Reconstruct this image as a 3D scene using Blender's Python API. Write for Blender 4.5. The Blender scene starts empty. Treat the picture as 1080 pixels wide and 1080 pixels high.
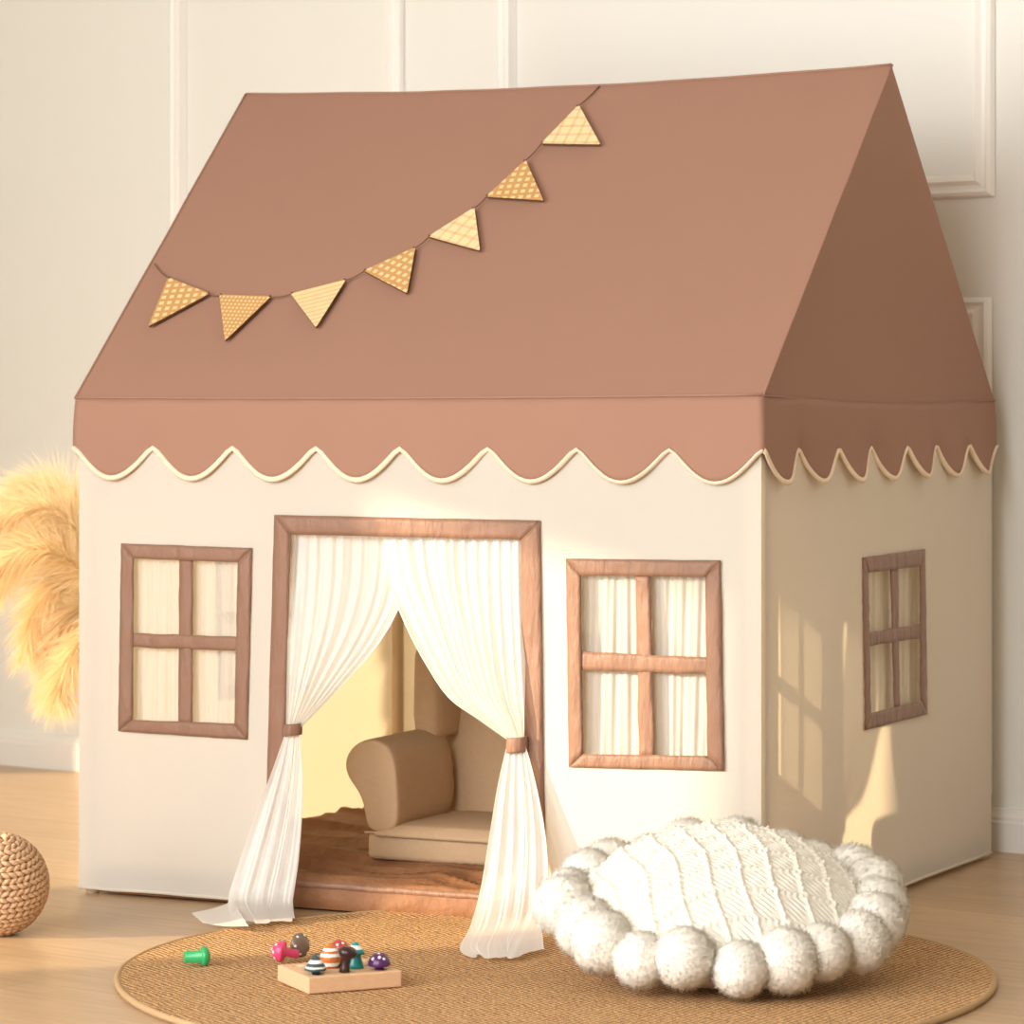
import bpy, math, random
from mathutils import Vector, Matrix, noise
random.seed(7)
S = bpy.context.scene
COL = S.collection
PI = math.pi
V = Vector
# ------------------------------------------------------------------ camera and measured frames
F = 3404.0; PX = 540.0; PY = 447.0; CH = 0.767
CAM = V((0, 0, CH))
A = V((-0.7075, 5.276, 0))                       # front left foot of the tent
ES = V((0.8944, -0.4472, 0)); ET = V((0.4472, 0.8944, 0)); EZ = V((0, 0, 1))
W = 1.2; D = 1.075; EAVE = 0.809
def L(s, t, z): return A + ES*s + ET*t + EZ*z
def ray(px, py): return V(((px-PX)/F, 1.0, -(py-PY)/F))
def hit(px, py, p0, n):
    d = ray(px, py); k = (p0-CAM).dot(n)/d.dot(n)
    return CAM + d*k
def ground(px, py, z=0.0): return hit(px, py, V((0, 0, z)), EZ)
def front(px, py, out=0.0):
    p = hit(px, py, L(0, -out, 0), ET); return ((p-A).dot(ES), p.z)
def side(px, py, out=0.0):
    p = hit(px, py, L(W+out, 0, 0), ES); return ((p-A).dot(ET), p.z)
def nz(x, y, z=0.0, s=1.0): return noise.noise(V((x*s, y*s, z*s)))

cam = bpy.data.cameras.new('camera'); camo = bpy.data.objects.new('camera', cam); COL.objects.link(camo)
camo.location = CAM; camo.rotation_euler = (PI/2, 0, 0)
cam.sensor_width = 36; cam.lens = F/1080*36; cam.shift_y = -(540-PY)/1080
cam.clip_start = 0.05; cam.clip_end = 60
cam.dof.use_dof = True; cam.dof.focus_distance = 4.85; cam.dof.aperture_fstop = 8
S.camera = camo
# ------------------------------------------------------------------ materials
MATS = {}
def newmat(name):
    m = bpy.data.materials.new(name); m.use_nodes = True; m.node_tree.nodes.clear(); MATS[name] = m
    return m, m.node_tree.nodes, m.node_tree.links
def rgb(c): return (c[0], c[1], c[2], 1)
def srgb(r, g, b):
    return tuple(((v/255)/12.92 if v/255 <= .04045 else ((v/255+.055)/1.055)**2.4) for v in (r, g, b))
def noise_node(N, K, scale, detail=4, rough=.5, vec=None, stretch=None):
    n = N.new('ShaderNodeTexNoise'); n.inputs['Scale'].default_value = scale
    n.inputs['Detail'].default_value = detail; n.inputs['Roughness'].default_value = rough
    if vec is None:
        tc = N.new('ShaderNodeTexCoord'); vec = tc.outputs['Object']
    if stretch:
        mp = N.new('ShaderNodeMapping'); mp.inputs['Scale'].default_value = stretch
        if stretch[2] < 1: mp.inputs['Rotation'].default_value = (.3, .75, .2)
        K.new(vec, mp.inputs['Vector']); vec = mp.outputs['Vector']
    K.new(vec, n.inputs['Vector'])
    return n
def fabric(name, col, trans=0.0, rough=.8, bump=.15, bscale=60, weave=900, clear=0.0, var=.04, sheen=.0, tcol=None, bdist=.004, stretch=None, sss=0):
    m, N, K = newmat(name)
    out = N.new('ShaderNodeOutputMaterial')
    p = N.new('ShaderNodeBsdfPrincipled'); p.inputs['Roughness'].default_value = rough
    if 'Specular IOR Level' in p.inputs: p.inputs['Specular IOR Level'].default_value = .25
    if sss:
        p.inputs['Subsurface Weight'].default_value = sss; p.inputs['Subsurface Radius'].default_value = (1, .85, .6); p.inputs['Subsurface Scale'].default_value = .012
    if sheen: p.inputs['Sheen Weight'].default_value = sheen
    n1 = noise_node(N, K, bscale, 5, .5, None, stretch)
    mix = N.new('ShaderNodeMix'); mix.data_type = 'RGBA'
    mix.inputs['A'].default_value = rgb([c*(1-var) for c in col]); mix.inputs['B'].default_value = rgb([min(1, c*(1+var)) for c in col])
    K.new(n1.outputs['Fac'], mix.inputs['Factor']); K.new(mix.outputs['Result'], p.inputs['Base Color'])
    n2 = noise_node(N, K, weave, 2)
    b1 = N.new('ShaderNodeBump'); b1.inputs['Strength'].default_value = bump; b1.inputs['Distance'].default_value = bdist; K.new(n1.outputs['Fac'], b1.inputs['Height'])
    b2 = N.new('ShaderNodeBump'); b2.inputs['Strength'].default_value = .15; b2.inputs['Distance'].default_value = .0008; K.new(n2.outputs['Fac'], b2.inputs['Height']); K.new(b1.outputs['Normal'], b2.inputs['Normal'])
    K.new(b2.outputs['Normal'], p.inputs['Normal'])
    sh = p.outputs['BSDF']
    if trans:
        t = N.new('ShaderNodeBsdfTranslucent'); t.inputs['Color'].default_value = rgb(tcol or col)
        ms = N.new('ShaderNodeMixShader'); ms.inputs[0].default_value = trans
        K.new(sh, ms.inputs[1]); K.new(t.outputs[0], ms.inputs[2]); sh = ms.outputs[0]
    if clear:
        t = N.new('ShaderNodeBsdfTransparent')
        ms = N.new('ShaderNodeMixShader'); ms.inputs[0].default_value = clear
        K.new(sh, ms.inputs[1]); K.new(t.outputs[0], ms.inputs[2]); sh = ms.outputs[0]
    K.new(sh, out.inputs['Surface'])
    return m
def plain(name, col, rough=.5, spec=.5, bump=0, bscale=80, bdist=.002):
    m, N, K = newmat(name)
    out = N.new('ShaderNodeOutputMaterial'); p = N.new('ShaderNodeBsdfPrincipled')
    p.inputs['Base Color'].default_value = rgb(col); p.inputs['Roughness'].default_value = rough
    p.inputs['Specular IOR Level'].default_value = spec
    n1 = noise_node(N, K, bscale, 3)
    b1 = N.new('ShaderNodeBump'); b1.inputs['Strength'].default_value = bump or .05; b1.inputs['Distance'].default_value = bdist
    K.new(n1.outputs['Fac'], b1.inputs['Height']); K.new(b1.outputs['Normal'], p.inputs['Normal'])
    K.new(p.outputs[0], out.inputs['Surface'])
    return m
CREAM = (.92, .90, .81); BROWN = (.318, .176, .122)
M_cream = fabric('cream_canvas', CREAM, trans=.5, bump=.2, bscale=9, tcol=(.82, .71, .54), var=.012)
M_roof = fabric('dusty_brown_canvas', BROWN, bump=.3, bscale=7, var=.02)
M_trim = fabric('brown_satin', (.248, .136, .088), rough=.42, bump=.7, bscale=42, bdist=.010, var=.10, stretch=(1, 1, .3), sheen=.1)
M_piping = fabric('cream_piping', (.78, .63, .46), rough=.7)
M_sheer = fabric('white_sheer', (.93, .92, .88), trans=.35, clear=.12, rough=.9, bump=.1, tcol=(.9, .86, .76))
M_pane = fabric('window_sheer', (.92, .88, .78), trans=.45, clear=.2, rough=.9, bump=.1, tcol=(.9, .84, .68))
M_mat = fabric('brown_mat', (.235, .108, .050), rough=.6, bump=.8, bscale=22, bdist=.012, var=.1)
M_linen = fabric('tan_linen', (.46, .315, .19), rough=.9, bump=.2, bscale=120, weave=1400, var=.06)
M_knit = fabric('ivory_knit', (.78, .75, .655), rough=.95, bump=.6, bscale=420, var=.05, bdist=.002)
M_pom = fabric('ivory_yarn', (.93, .885, .775), rough=1, bump=.05)
M_pillow_under = fabric('pinkish_ivory_cloth', (.72, .60, .52), rough=.9)
M_pole = plain('beige_pole', (.68, .53, .36), .5)
M_pamp = fabric('pampas_plume', (.90, .79, .58), trans=.5, rough=1, bump=.05, tcol=(.97, .82, .55))
M_stem = plain('dry_stem', (.45, .30, .13), .8)
M_vase = plain('white_ceramic', (.75, .72, .66), .35)
M_string = plain('brown_cord', (.16, .08, .045), .8)
M_wall = plain('painted_wall', (.80, .80, .745), .75, .3, .04, 60, .0006)
M_trimw = plain('painted_moulding', (.88, .865, .81), .5, .4, .04, 60, .0005)
M_base = plain('painted_baseboard', (.82, .80, .75), .45, .4, .04, 60, .0005)
M_black = plain('dark_foot', (.02, .015, .012), .6)

# floor: oak laminate in boards running along the back wall
def floor_mat():
    m, N, K = newmat('oak_laminate')
    out = N.new('ShaderNodeOutputMaterial'); p = N.new('ShaderNodeBsdfPrincipled')
    tc = N.new('ShaderNodeTexCoord'); mp = N.new('ShaderNodeMapping'); mp.inputs['Rotation'].default_value = (0, 0, math.radians(36))
    K.new(tc.outputs['Object'], mp.inputs['Vector'])
    br = N.new('ShaderNodeTexBrick'); br.inputs['Scale'].default_value = 1.0
    br.inputs['Brick Width'].default_value = 1.25; br.inputs['Row Height'].default_value = .19
    br.inputs['Mortar Size'].default_value = .0012; br.inputs['Mortar Smooth'].default_value = .4; br.inputs['Bias'].default_value = 0
    br.inputs['Color1'].default_value = rgb((.46, .315, .18)); br.inputs['Color2'].default_value = rgb((.54, .375, .22)); br.inputs['Mortar'].default_value = rgb((.33, .21, .11))
    K.new(mp.outputs[0], br.inputs['Vector'])
    g = noise_node(N, K, 6, 8, .62, mp.outputs[0], (1, 14, 1))
    cr = N.new('ShaderNodeValToRGB'); cr.color_ramp.elements[0].position = .3; cr.color_ramp.elements[0].color = (.80, .76, .72, 1)
    cr.color_ramp.elements[1].position = .7; cr.color_ramp.elements[1].color = (1.06, 1.06, 1.06, 1)
    K.new(g.outputs['Fac'], cr.inputs[0])
    mx = N.new('ShaderNodeMix'); mx.data_type = 'RGBA'; mx.blend_type = 'MULTIPLY'; mx.inputs['Factor'].default_value = 1
    K.new(br.outputs['Color'], mx.inputs['A']); K.new(cr.outputs[0], mx.inputs['B']); K.new(mx.outputs['Result'], p.inputs['Base Color'])
    p.inputs['Roughness'].default_value = .33; p.inputs['Specular IOR Level'].default_value = .45
    b = N.new('ShaderNodeBump'); b.inputs['Strength'].default_value = .08; b.inputs['Distance'].default_value = .002
    K.new(g.outputs['Fac'], b.inputs['Height']); K.new(b.outputs[0], p.inputs['Normal'])
    K.new(p.outputs[0], out.inputs[0]); return m
M_floor = floor_mat()

def math_node(N, K, op, a, b=None):
    n = N.new('ShaderNodeMath'); n.operation = op
    for i, v in enumerate((a, b)):
        if v is None: continue
        if isinstance(v, (int, float)): n.inputs[i].default_value = v
        else: K.new(v, n.inputs[i])
    return n.outputs[0]
def rug_mat():
    m, N, K = newmat('woven_jute')
    out = N.new('ShaderNodeOutputMaterial'); p = N.new('ShaderNodeBsdfPrincipled')
    tc = N.new('ShaderNodeTexCoord'); sp = N.new('ShaderNodeSeparateXYZ'); K.new(tc.outputs['Object'], sp.inputs[0])
    # basket weave: two offset sine lattices with a wobble
    wob = noise_node(N, K, 30, 2)
    u = math_node(N, K, 'MULTIPLY', sp.outputs[0], 2*PI/.0105); v = math_node(N, K, 'MULTIPLY', sp.outputs[1], 2*PI/.017)
    w3 = math_node(N, K, 'MULTIPLY', wob.outputs['Fac'], 5.0)
    u = math_node(N, K, 'ADD', u, w3); v = math_node(N, K, 'ADD', v, w3)
    su = math_node(N, K, 'SINE', u); sv = math_node(N, K, 'SINE', v)
    pr = math_node(N, K, 'MULTIPLY', su, sv)
    fine = noise_node(N, K, 300, 3, .7)
    h = math_node(N, K, 'ADD', math_node(N, K, 'MULTIPLY', pr, .25), fine.outputs['Fac'])
    cr = N.new('ShaderNodeValToRGB'); e = cr.color_ramp.elements
    e[0].position = .34; e[0].color = rgb((.19, .085, .025)); e[1].position = .68; e[1].color = rgb((.86, .56, .28))
    mid = e.new(.5); mid.color = rgb((.50, .275, .115))
    K.new(h, cr.inputs[0]); K.new(cr.outputs[0], p.inputs['Base Color'])
    p.inputs['Roughness'].default_value = .85; p.inputs['Specular IOR Level'].default_value = .3
    b = N.new('ShaderNodeBump'); b.inputs['Strength'].default_value = .9; b.inputs['Distance'].default_value = .004
    K.new(h, b.inputs['Height']); K.new(b.outputs[0], p.inputs['Normal']); K.new(p.outputs[0], out.inputs[0]); return m
M_rug = rug_mat()
M_rugedge = fabric('jute_binding', (.50, .33, .17), rough=.9, bump=.8, bscale=300)
M_straw = fabric('braided_straw', (.56, .36, .21), rough=.7, bump=.6, bscale=160, var=.35)

def wood_mat(name, c1, c2, sc=30):
    m, N, K = newmat(name)
    out = N.new('ShaderNodeOutputMaterial'); p = N.new('ShaderNodeBsdfPrincipled')
    g = noise_node(N, K, sc, 6, .6, None, (1, 7, 7))
    mx = N.new('ShaderNodeMix'); mx.data_type = 'RGBA'; mx.inputs['A'].default_value = rgb(c1); mx.inputs['B'].default_value = rgb(c2)
    K.new(g.outputs['Fac'], mx.inputs['Factor']); K.new(mx.outputs['Result'], p.inputs['Base Color'])
    p.inputs['Roughness'].default_value = .55; K.new(p.outputs[0], out.inputs[0]); return m
M_beech = wood_mat('pale_beech', (.78, .52, .32), (.62, .38, .21))
M_burnt = plain('burnt_wood_edge', (.10, .045, .02), .7)

def pennant_mat(kind):
    m, N, K = newmat('engraved_wood_'+kind)
    out = N.new('ShaderNodeOutputMaterial'); p = N.new('ShaderNodeBsdfPrincipled')
    uv = N.new('ShaderNodeUVMap'); sp = N.new('ShaderNodeSeparateXYZ')
    mp = N.new('ShaderNodeMapping'); K.new(uv.outputs[0], mp.inputs['Vector']); K.new(mp.outputs[0], sp.inputs[0])
    light = (.90, .64, .34); dark = (.60, .33, .11)
    def fr(o, per): 
        a = math_node(N, K, 'DIVIDE', o, per); return math_node(N, K, 'FRACT', a)
    def band(o, lo, hi):
        return math_node(N, K, 'MULTIPLY', math_node(N, K, 'GREATER_THAN', o, lo), math_node(N, K, 'LESS_THAN', o, hi))
    X, Y = sp.outputs[0], sp.outputs[1]
    if kind == 'checks':        # light squares on a toasted ground
        mp.inputs['Rotation'].default_value = (0, 0, .5)
        f = math_node(N, K, 'MULTIPLY', band(fr(X, .17), .25, .78), band(fr(Y, .17), .25, .78))
    elif kind == 'dots':
        f = math_node(N, K, 'MULTIPLY', band(fr(X, .09), .25, .75), band(fr(Y, .105), .3, .8))
    elif kind == 'stripes':
        mp.inputs['Rotation'].default_value = (0, 0, 0.0)
        f = math_node(N, K, 'SUBTRACT', 1.0, band(fr(Y, .125), 0, .14))
    else:                       # plaid of fine double lines
        mp.inputs['Rotation'].default_value = (0, 0, .35)
        a = math_node(N, K, 'MAXIMUM', band(fr(X, .24), 0, .06), band(fr(X, .24), .14, .20))
        b = math_node(N, K, 'MAXIMUM', band(fr(Y, .24), 0, .06), band(fr(Y, .24), .14, .20))
        f = math_node(N, K, 'SUBTRACT', 1.0, math_node(N, K, 'MULTIPLY', math_node(N, K, 'MAXIMUM', a, b), .85))
        light = (.92, .71, .40)
    g = noise_node(N, K, 60, 4, .5)
    mx = N.new('ShaderNodeMix'); mx.data_type = 'RGBA'; mx.inputs['A'].default_value = rgb(dark); mx.inputs['B'].default_value = rgb(light)
    K.new(f, mx.inputs['Factor'])
    m2 = N.new('ShaderNodeMix'); m2.data_type = 'RGBA'; m2.blend_type = 'MULTIPLY'; m2.inputs['Factor'].default_value = .25
    K.new(mx.outputs['Result'], m2.inputs['A']); K.new(g.outputs['Color'], m2.inputs['B']); K.new(m2.outputs['Result'], p.inputs['Base Color'])
    p.inputs['Roughness'].default_value = .6; K.new(p.outputs[0], out.inputs[0]); return m
PEN = {k: pennant_mat(k) for k in ('checks', 'dots', 'stripes', 'plaid')}
# ------------------------------------------------------------------ mesh helpers
class MB:
    def __init__(s): s.v = []; s.f = []; s.mi = []; s.uv = None
    def add(s, vs, fs, mi=0):
        o = len(s.v); s.v += [V(p) for p in vs]; s.f += [tuple(i+o for i in f) for f in fs]; s.mi += [mi]*len(fs); return o
    def grid(s, fn, nu, nv, mi=0, closeu=False, skip=None):
        o = len(s.v); cu = nu if closeu else nu+1
        for j in range(nv+1):
            for i in range(cu): s.v.append(V(fn(i/nu, j/nv)))
        for j in range(nv):
            for i in range(nu):
                if skip and skip(i, j): continue
                a = o+j*cu+i; b = o+j*cu+(i+1) % cu
                s.f.append((a, b, b+cu, a+cu)); s.mi.append(mi)
    def tube(s, pts, r, n=8, closed=False, mi=0, flat=1.0, caps=True):
        pts = [V(p) for p in pts]; m = len(pts); o = len(s.v); ref = None
        for i, p in enumerate(pts):
            q0 = pts[(i-1) % m] if (closed or i > 0) else p; q1 = pts[(i+1) % m] if (closed or i < m-1) else p
            d = (q1-q0).normalized()
            if ref is None: ref = V((0, 0, 1)) if abs(d.z) < .9 else V((1, 0, 0))
            a = d.cross(ref).normalized(); ref = a.cross(d).normalized()
            rr = r[i] if isinstance(r, (list, tuple)) else r
            for k in range(n):
                t = 2*PI*k/n; s.v.append(p + a*math.cos(t)*rr*flat + ref*math.sin(t)*rr)
        for i in range(m if closed else m-1):
            for k in range(n):
                a = o+i*n+k; b = o+i*n+(k+1) % n; c = o+((i+1) % m)*n+(k+1) % n; d_ = o+((i+1) % m)*n+k
                s.f.append((a, b, c, d_)); s.mi.append(mi)
        if caps and not closed:
            s.f.append(tuple(o+k for k in range(n))[::-1]); s.mi.append(mi)
            s.f.append(tuple(o+(m-1)*n+k for k in range(n))); s.mi.append(mi)
    def lathe(s, prof, M, n=32, mis=None):
        o = len(s.v)
        for (r, z) in prof:
            for k in range(n):
                t = 2*PI*k/n; s.v.append(M @ V((r*math.cos(t), r*math.sin(t), z)))
        for i in range(len(prof)-1):
            for k in range(n):
                s.f.append((o+i*n+k, o+i*n+(k+1) % n, o+(i+1)*n+(k+1) % n, o+(i+1)*n+k)); s.mi.append(mis[i] if mis else 0)
        s.f.append(tuple(o+k for k in range(n))[::-1]); s.mi.append(mis[0] if mis else 0)
        s.f.append(tuple(o+(len(prof)-1)*n+k for k in range(n))); s.mi.append(mis[-1] if mis else 0)
    def box(s, fn, x0, x1, y0, y1, z0, z1, mi=0):
        c = [fn(x, y, z) for x in (x0, x1) for y in (y0, y1) for z in (z0, z1)]
        s.add(c, [(0, 1, 3, 2), (4, 6, 7, 5), (0, 4, 5, 1), (2, 3, 7, 6), (0, 2, 6, 4), (1, 5, 7, 3)], mi)
    def sphere(s, c, r, n=12, m=8, sc=(1, 1, 1), M=None, mi=0):
        M = M or Matrix.Identity(3)
        def fn(u, v):
            th = 2*PI*u; ph = PI*v
            p = V((math.sin(ph)*math.cos(th)*sc[0], math.sin(ph)*math.sin(th)*sc[1], -math.cos(ph)*sc[2]))*r
            return V(c) + M @ p
        s.grid(fn, n, m, mi, closeu=True)
    def build(s, name, mats, parent=None, smooth=True, bevel=0, bseg=3, solid=0, subsurf=0, auto=None, world=True):
        me = bpy.data.meshes.new(name)
        vs = s.v
        if parent is not None and world:
            root = parent
            while root.parent: root = root.parent
            R = Matrix.Translation(root.location) @ root.rotation_euler.to_matrix().to_4x4()
            inv = R.inverted(); vs = [inv @ p for p in vs]; loc = None
        elif parent is None:
            xs = [p.x for p in vs]; ys = [p.y for p in vs]; zs = [p.z for p in vs]
            loc = V(((min(xs)+max(xs))/2, (min(ys)+max(ys))/2, min(zs))); vs = [p-loc for p in vs]
        me.from_pydata([tuple(p) for p in vs], [], s.f)
        if not isinstance(mats, (list, tuple)): mats = [mats]
        for m in mats: me.materials.append(m)
        for p, mi in zip(me.polygons, s.mi): p.material_index = mi; p.use_smooth = smooth
        me.validate(); me.update()
        o = bpy.data.objects.new(name, me); COL.objects.link(o)
        if parent is not None: o.parent = parent
        elif parent is None: o.location = loc
        import bmesh
        bm = bmesh.new(); bm.from_mesh(me); bmesh.ops.recalc_face_normals(bm, faces=bm.faces); bm.to_mesh(me); bm.free()
        if solid:
            d = o.modifiers.new('solid', 'SOLIDIFY'); d.thickness = solid; d.offset = 0
        if bevel:
            d = o.modifiers.new('bevel', 'BEVEL'); d.width = bevel; d.segments = bseg; d.limit_method = 'ANGLE'; d.angle_limit = math.radians(35)
        if subsurf:
            d = o.modifiers.new('sub', 'SUBSURF'); d.levels = subsurf; d.render_levels = subsurf
        return o
def tag(o, label=None, cat=None, group=None, kind=None):
    if label: o['label'] = label
    if cat: o['category'] = cat
    if group: o['group'] = group
    if kind: o['kind'] = kind
    return o
def empty(name, loc, rz=0):
    o = bpy.data.objects.new(name, None); COL.objects.link(o); o.location = loc; o.rotation_euler = (0, 0, rz); o.empty_display_size = .05
    return o
def struct(mb, name, mat, **k): return tag(mb.build(name, mat, smooth=False, **k), kind='structure')
def cr(pts, t):
    """Catmull-Rom through pts, t in 0..1"""
    n = len(pts)-1; x = min(max(t, 0), 1)*n; i = min(int(x), n-1); f = x-i
    p = [V(pts[max(0, min(n, i+k))]) for k in (-1, 0, 1, 2)]
    return .5*((2*p[1]) + (-p[0]+p[2])*f + (2*p[0]-5*p[1]+4*p[2]-p[3])*f*f + (-p[0]+3*p[1]-3*p[2]+p[3])*f**3)
# ------------------------------------------------------------------ the room
UX = V((.809, -.588, 0)); WN = V((-.588, -.809, 0)); W0 = V((0, 6.44, 0))
def wl(u, o, z): return W0 + UX*u + WN*o + EZ*z
b = MB(); b.box(lambda x, y, z: V((x, y, z)), -2.7, 3.4, -1.2, 8.6, -.05, 0); struct(b, 'floor', M_floor)
b = MB(); b.box(wl, -3.25, 3.9, -.1, 0, 0, 3.3); struct(b, 'wall_back', M_wall)
XL = -2.6
# side wall with tall windows (daylight side of the room)
OPEN = [(4.02, 4.43, 0.25, 1.315), (4.84, 6.7, .22, 1.32)]
b = MB(); ident = lambda x, y, z: V((x, y, z))
ys = [-1.6]
for (a, c, z0, z1) in OPEN:
    b.box(ident, XL-.1, XL, ys[-1], a, 0, 3.3); b.box(ident, XL-.1, XL, a, c, 0, z0); b.box(ident, XL-.1, XL, a, c, z1, 3.3); ys.append(c)
b.box(ident, XL-.1, XL, ys[-1], 8.45, 0, 3.3)
struct(b, 'wall_left', M_wall)
for i, (a, c, z0, z1) in enumerate(OPEN):
    b = MB(); w = .045
    for (y0, y1, q0, q1) in ((a-w, a, z0-w, z1+w), (c, c+w, z0-w, z1+w), (a, c, z1, z1+w), (a, c, z0-w, z0)):
        b.box(ident, XL, XL+.02, y0, y1, q0, q1)
    struct(b, 'window_%d' % (i+1), M_trimw, bevel=.004)
# baseboard on the back wall: body plus a stepped cap
prof = [(0, 0), (.016, 0), (.016, .052), (.013, .056), (.013, .062), (.008, .070), (.006, .076), (0, .077)]
def run(mb, prof, u0, u1):
    pts = [wl(u0, o, z) for o, z in prof] + [wl(u1, o, z) for o, z in prof]; n = len(prof)
    mb.add(pts, [(i, i+1, n+i+1, n+i) for i in range(n-1)] + [tuple(range(n)), tuple(range(n, 2*n))[::-1]])
b = MB(); run(b, prof, -3.2, 3.9); struct(b, 'baseboard_back', M_base)
# picture-frame mouldings of the wall panelling
def panel(u0, u1, z0, z1, k):
    P = [(0, .002), (.004, .012), (.010, .016), (.016, .012), (.022, .013), (.030, .020), (.037, .018), (.041, .006), (.044, .001)]
    mb = MB(); n = len(P)
    cs = [(u0, z0, 1, 1), (u1, z0, -1, 1), (u1, z1, -1, -1), (u0, z1, 1, -1)]
    vs = []
    for (u, z, su, sz) in cs:
        for d, o in P: vs.append(wl(u+su*d, o, z+sz*d))
    fs = []
    for c in range(4):
        for i in range(n-1):
            fs.append((c*n+i, c*n+i+1, ((c+1) % 4)*n+i+1, ((c+1) % 4)*n+i))
    mb.add(vs, fs); return tag(mb.build('trim_%d' % k, M_trimw, smooth=False), kind='structure')
panel(-.909, -.271, 1.175, 2.45, 1); panel(-.033, 1.0755, 1.175, 2.45, 2)
panel(-.909, -.271, .22, .996, 3); panel(-.033, 1.070, .10, .996, 4)
# ------------------------------------------------------------------ the play tent
ROT = math.atan2(ES.y, ES.x)
tent = empty('play_tent', L(W/2, D/2, 0), ROT)
tag(tent, 'big fabric playhouse tent with dusty brown scalloped roof and cream walls', 'play tent')
HEM = .010
def wallmesh(x0, x1, z0, z1, holes, place, step=.022):
    def cuts(a, c, ex):
        n = max(2, int((c-a)/step)); base = [a+(c-a)*i/n for i in range(n+1)]
        for e in ex:
            base = [q for q in base if abs(q-e) > step*.4 or q in (a, c)] + [e]
        return sorted(set(base))
    xs = cuts(x0, x1, [h[i] for h in holes for i in (0, 1)]); zs = cuts(z0, z1, [h[i] for h in holes for i in (2, 3) if z0 < h[i] < z1])
    mb = MB(); vs = [place(x, z) for z in zs for x in xs]; nx = len(xs); fs = []
    for j in range(len(zs)-1):
        for i in range(nx-1):
            mx = (xs[i]+xs[i+1])/2; mz = (zs[j]+zs[j+1])/2
            if any(h[0] < mx < h[1] and h[2] < mz < h[3] for h in holes): continue
            fs.append((j*nx+i, j*nx+i+1, (j+1)*nx+i+1, (j+1)*nx+i))
    mb.add(vs, fs); return mb
def quad_mid(O, I):
    c = [((O[i][0]+I[i][0])/2, (O[i][1]+I[i][1])/2) for i in range(4)]
    return (min(c[0][0], c[3][0]), max(c[1][0], c[2][0]), min(c[2][1], c[3][1]), max(c[0][1], c[1][1]))
WL_O = [front(*p) for p in ((129, 573), (267, 578), (262, 780), (126, 771))]
WL_I = [front(*p) for p in ((142, 589), (252, 593), (248.5, 763), (141, 759))]
WR_O = [front(*p) for p in ((598, 589), (761, 591), (765, 813), (601, 809))]
WR_I = [front(*p) for p in ((613.5, 606.5), (745, 608.5), (747, 797), (616, 795))]
WS_O = [side(*p) for p in ((908, 588), (973.5, 579), (976, 753), (910.5, 770))]
WS_I = [side(*p) for p in ((913.5, 604), (968.5, 597), (969.5, 739), (916.5, 752))]
def wav(x, z, k, amp=.0035):
    e = min(1, 6*min(abs(z-HEM), abs(EAVE-z))+.15)
    return amp*(nz(x*3+k, z*1.2, k)+.5*nz(x*8, z*2.5, k+5))*e
DO = [front(*p) for p in ((290.5, 543), (571, 549), (577, 978), (279, 958))]
DI = [front(*p) for p in ((307.5, 563.5), (551, 569), (553, 976), (296, 959))]
dh = (DI[0][0]-.006, DI[1][0]+.006, 0, (DI[0][1]+DI[1][1])/2+.008)
fw = wallmesh(0, W, HEM, EAVE, [quad_mid(WL_O, WL_I), quad_mid(WR_O, WR_I), dh], lambda s, z: L(s, -wav(s, z, 1)*min(1, 8*min(s, W-s)), z))
fw.build('front_wall', M_cream, tent)
hs = quad_mid(WS_O, WS_I)
for sgn, s0, k in ((1, W, 3), (-1, 0, 9)):
    sw = wallmesh(0, D, HEM, EAVE-.016, [hs], lambda t, z: L(s0+sgn*(wav(t, z, k, .006)*min(1, 8*min(t, D-t))), t, z))
    sw.build('side_wall', M_cream, tent)
wallmesh(0, W, HEM, EAVE, [], lambda s, z: L(s, D+wav(s, z, 5), z)).build('back_wall', M_cream, tent)
for (s, t) in ((.016, .016), (W-.016, .016), (.016, D-.016), (W-.016, D-.016)):
    b = MB(); b.tube([L(s, t, .0), L(s, t, .4), L(s, t, EAVE)], .0115, 16); b.build('pole', M_pole, tent)
b = MB()
for zz in (EAVE-.030,):
    for (p, q) in (((.016, .016), (W-.016, .016)), ((.016, D-.016), (W-.016, D-.016)), ((.016, .016), (.016, D-.016)), ((W-.016, .016), (W-.016, D-.016))):
        b.tube([L(p[0], p[1], zz), L(q[0], q[1], zz)], .0095, 12)
b.build('top_rail', M_pole, tent)
# hem bindings along the floor
b = MB()
def hem(p, q):
    b.tube([p+(q-p)*i/12+EZ*(.0015*nz(i*.7, p.x)) for i in range(13)], .0028, 6)
hem(L(0, 0, HEM), L(dh[0], 0, HEM)); hem(L(dh[1], 0, HEM), L(W, 0, HEM)); hem(L(W, 0, HEM), L(W, D, HEM)); hem(L(0, 0, HEM), L(0, D, HEM))
b.build('hem', M_cream, tent)
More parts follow.
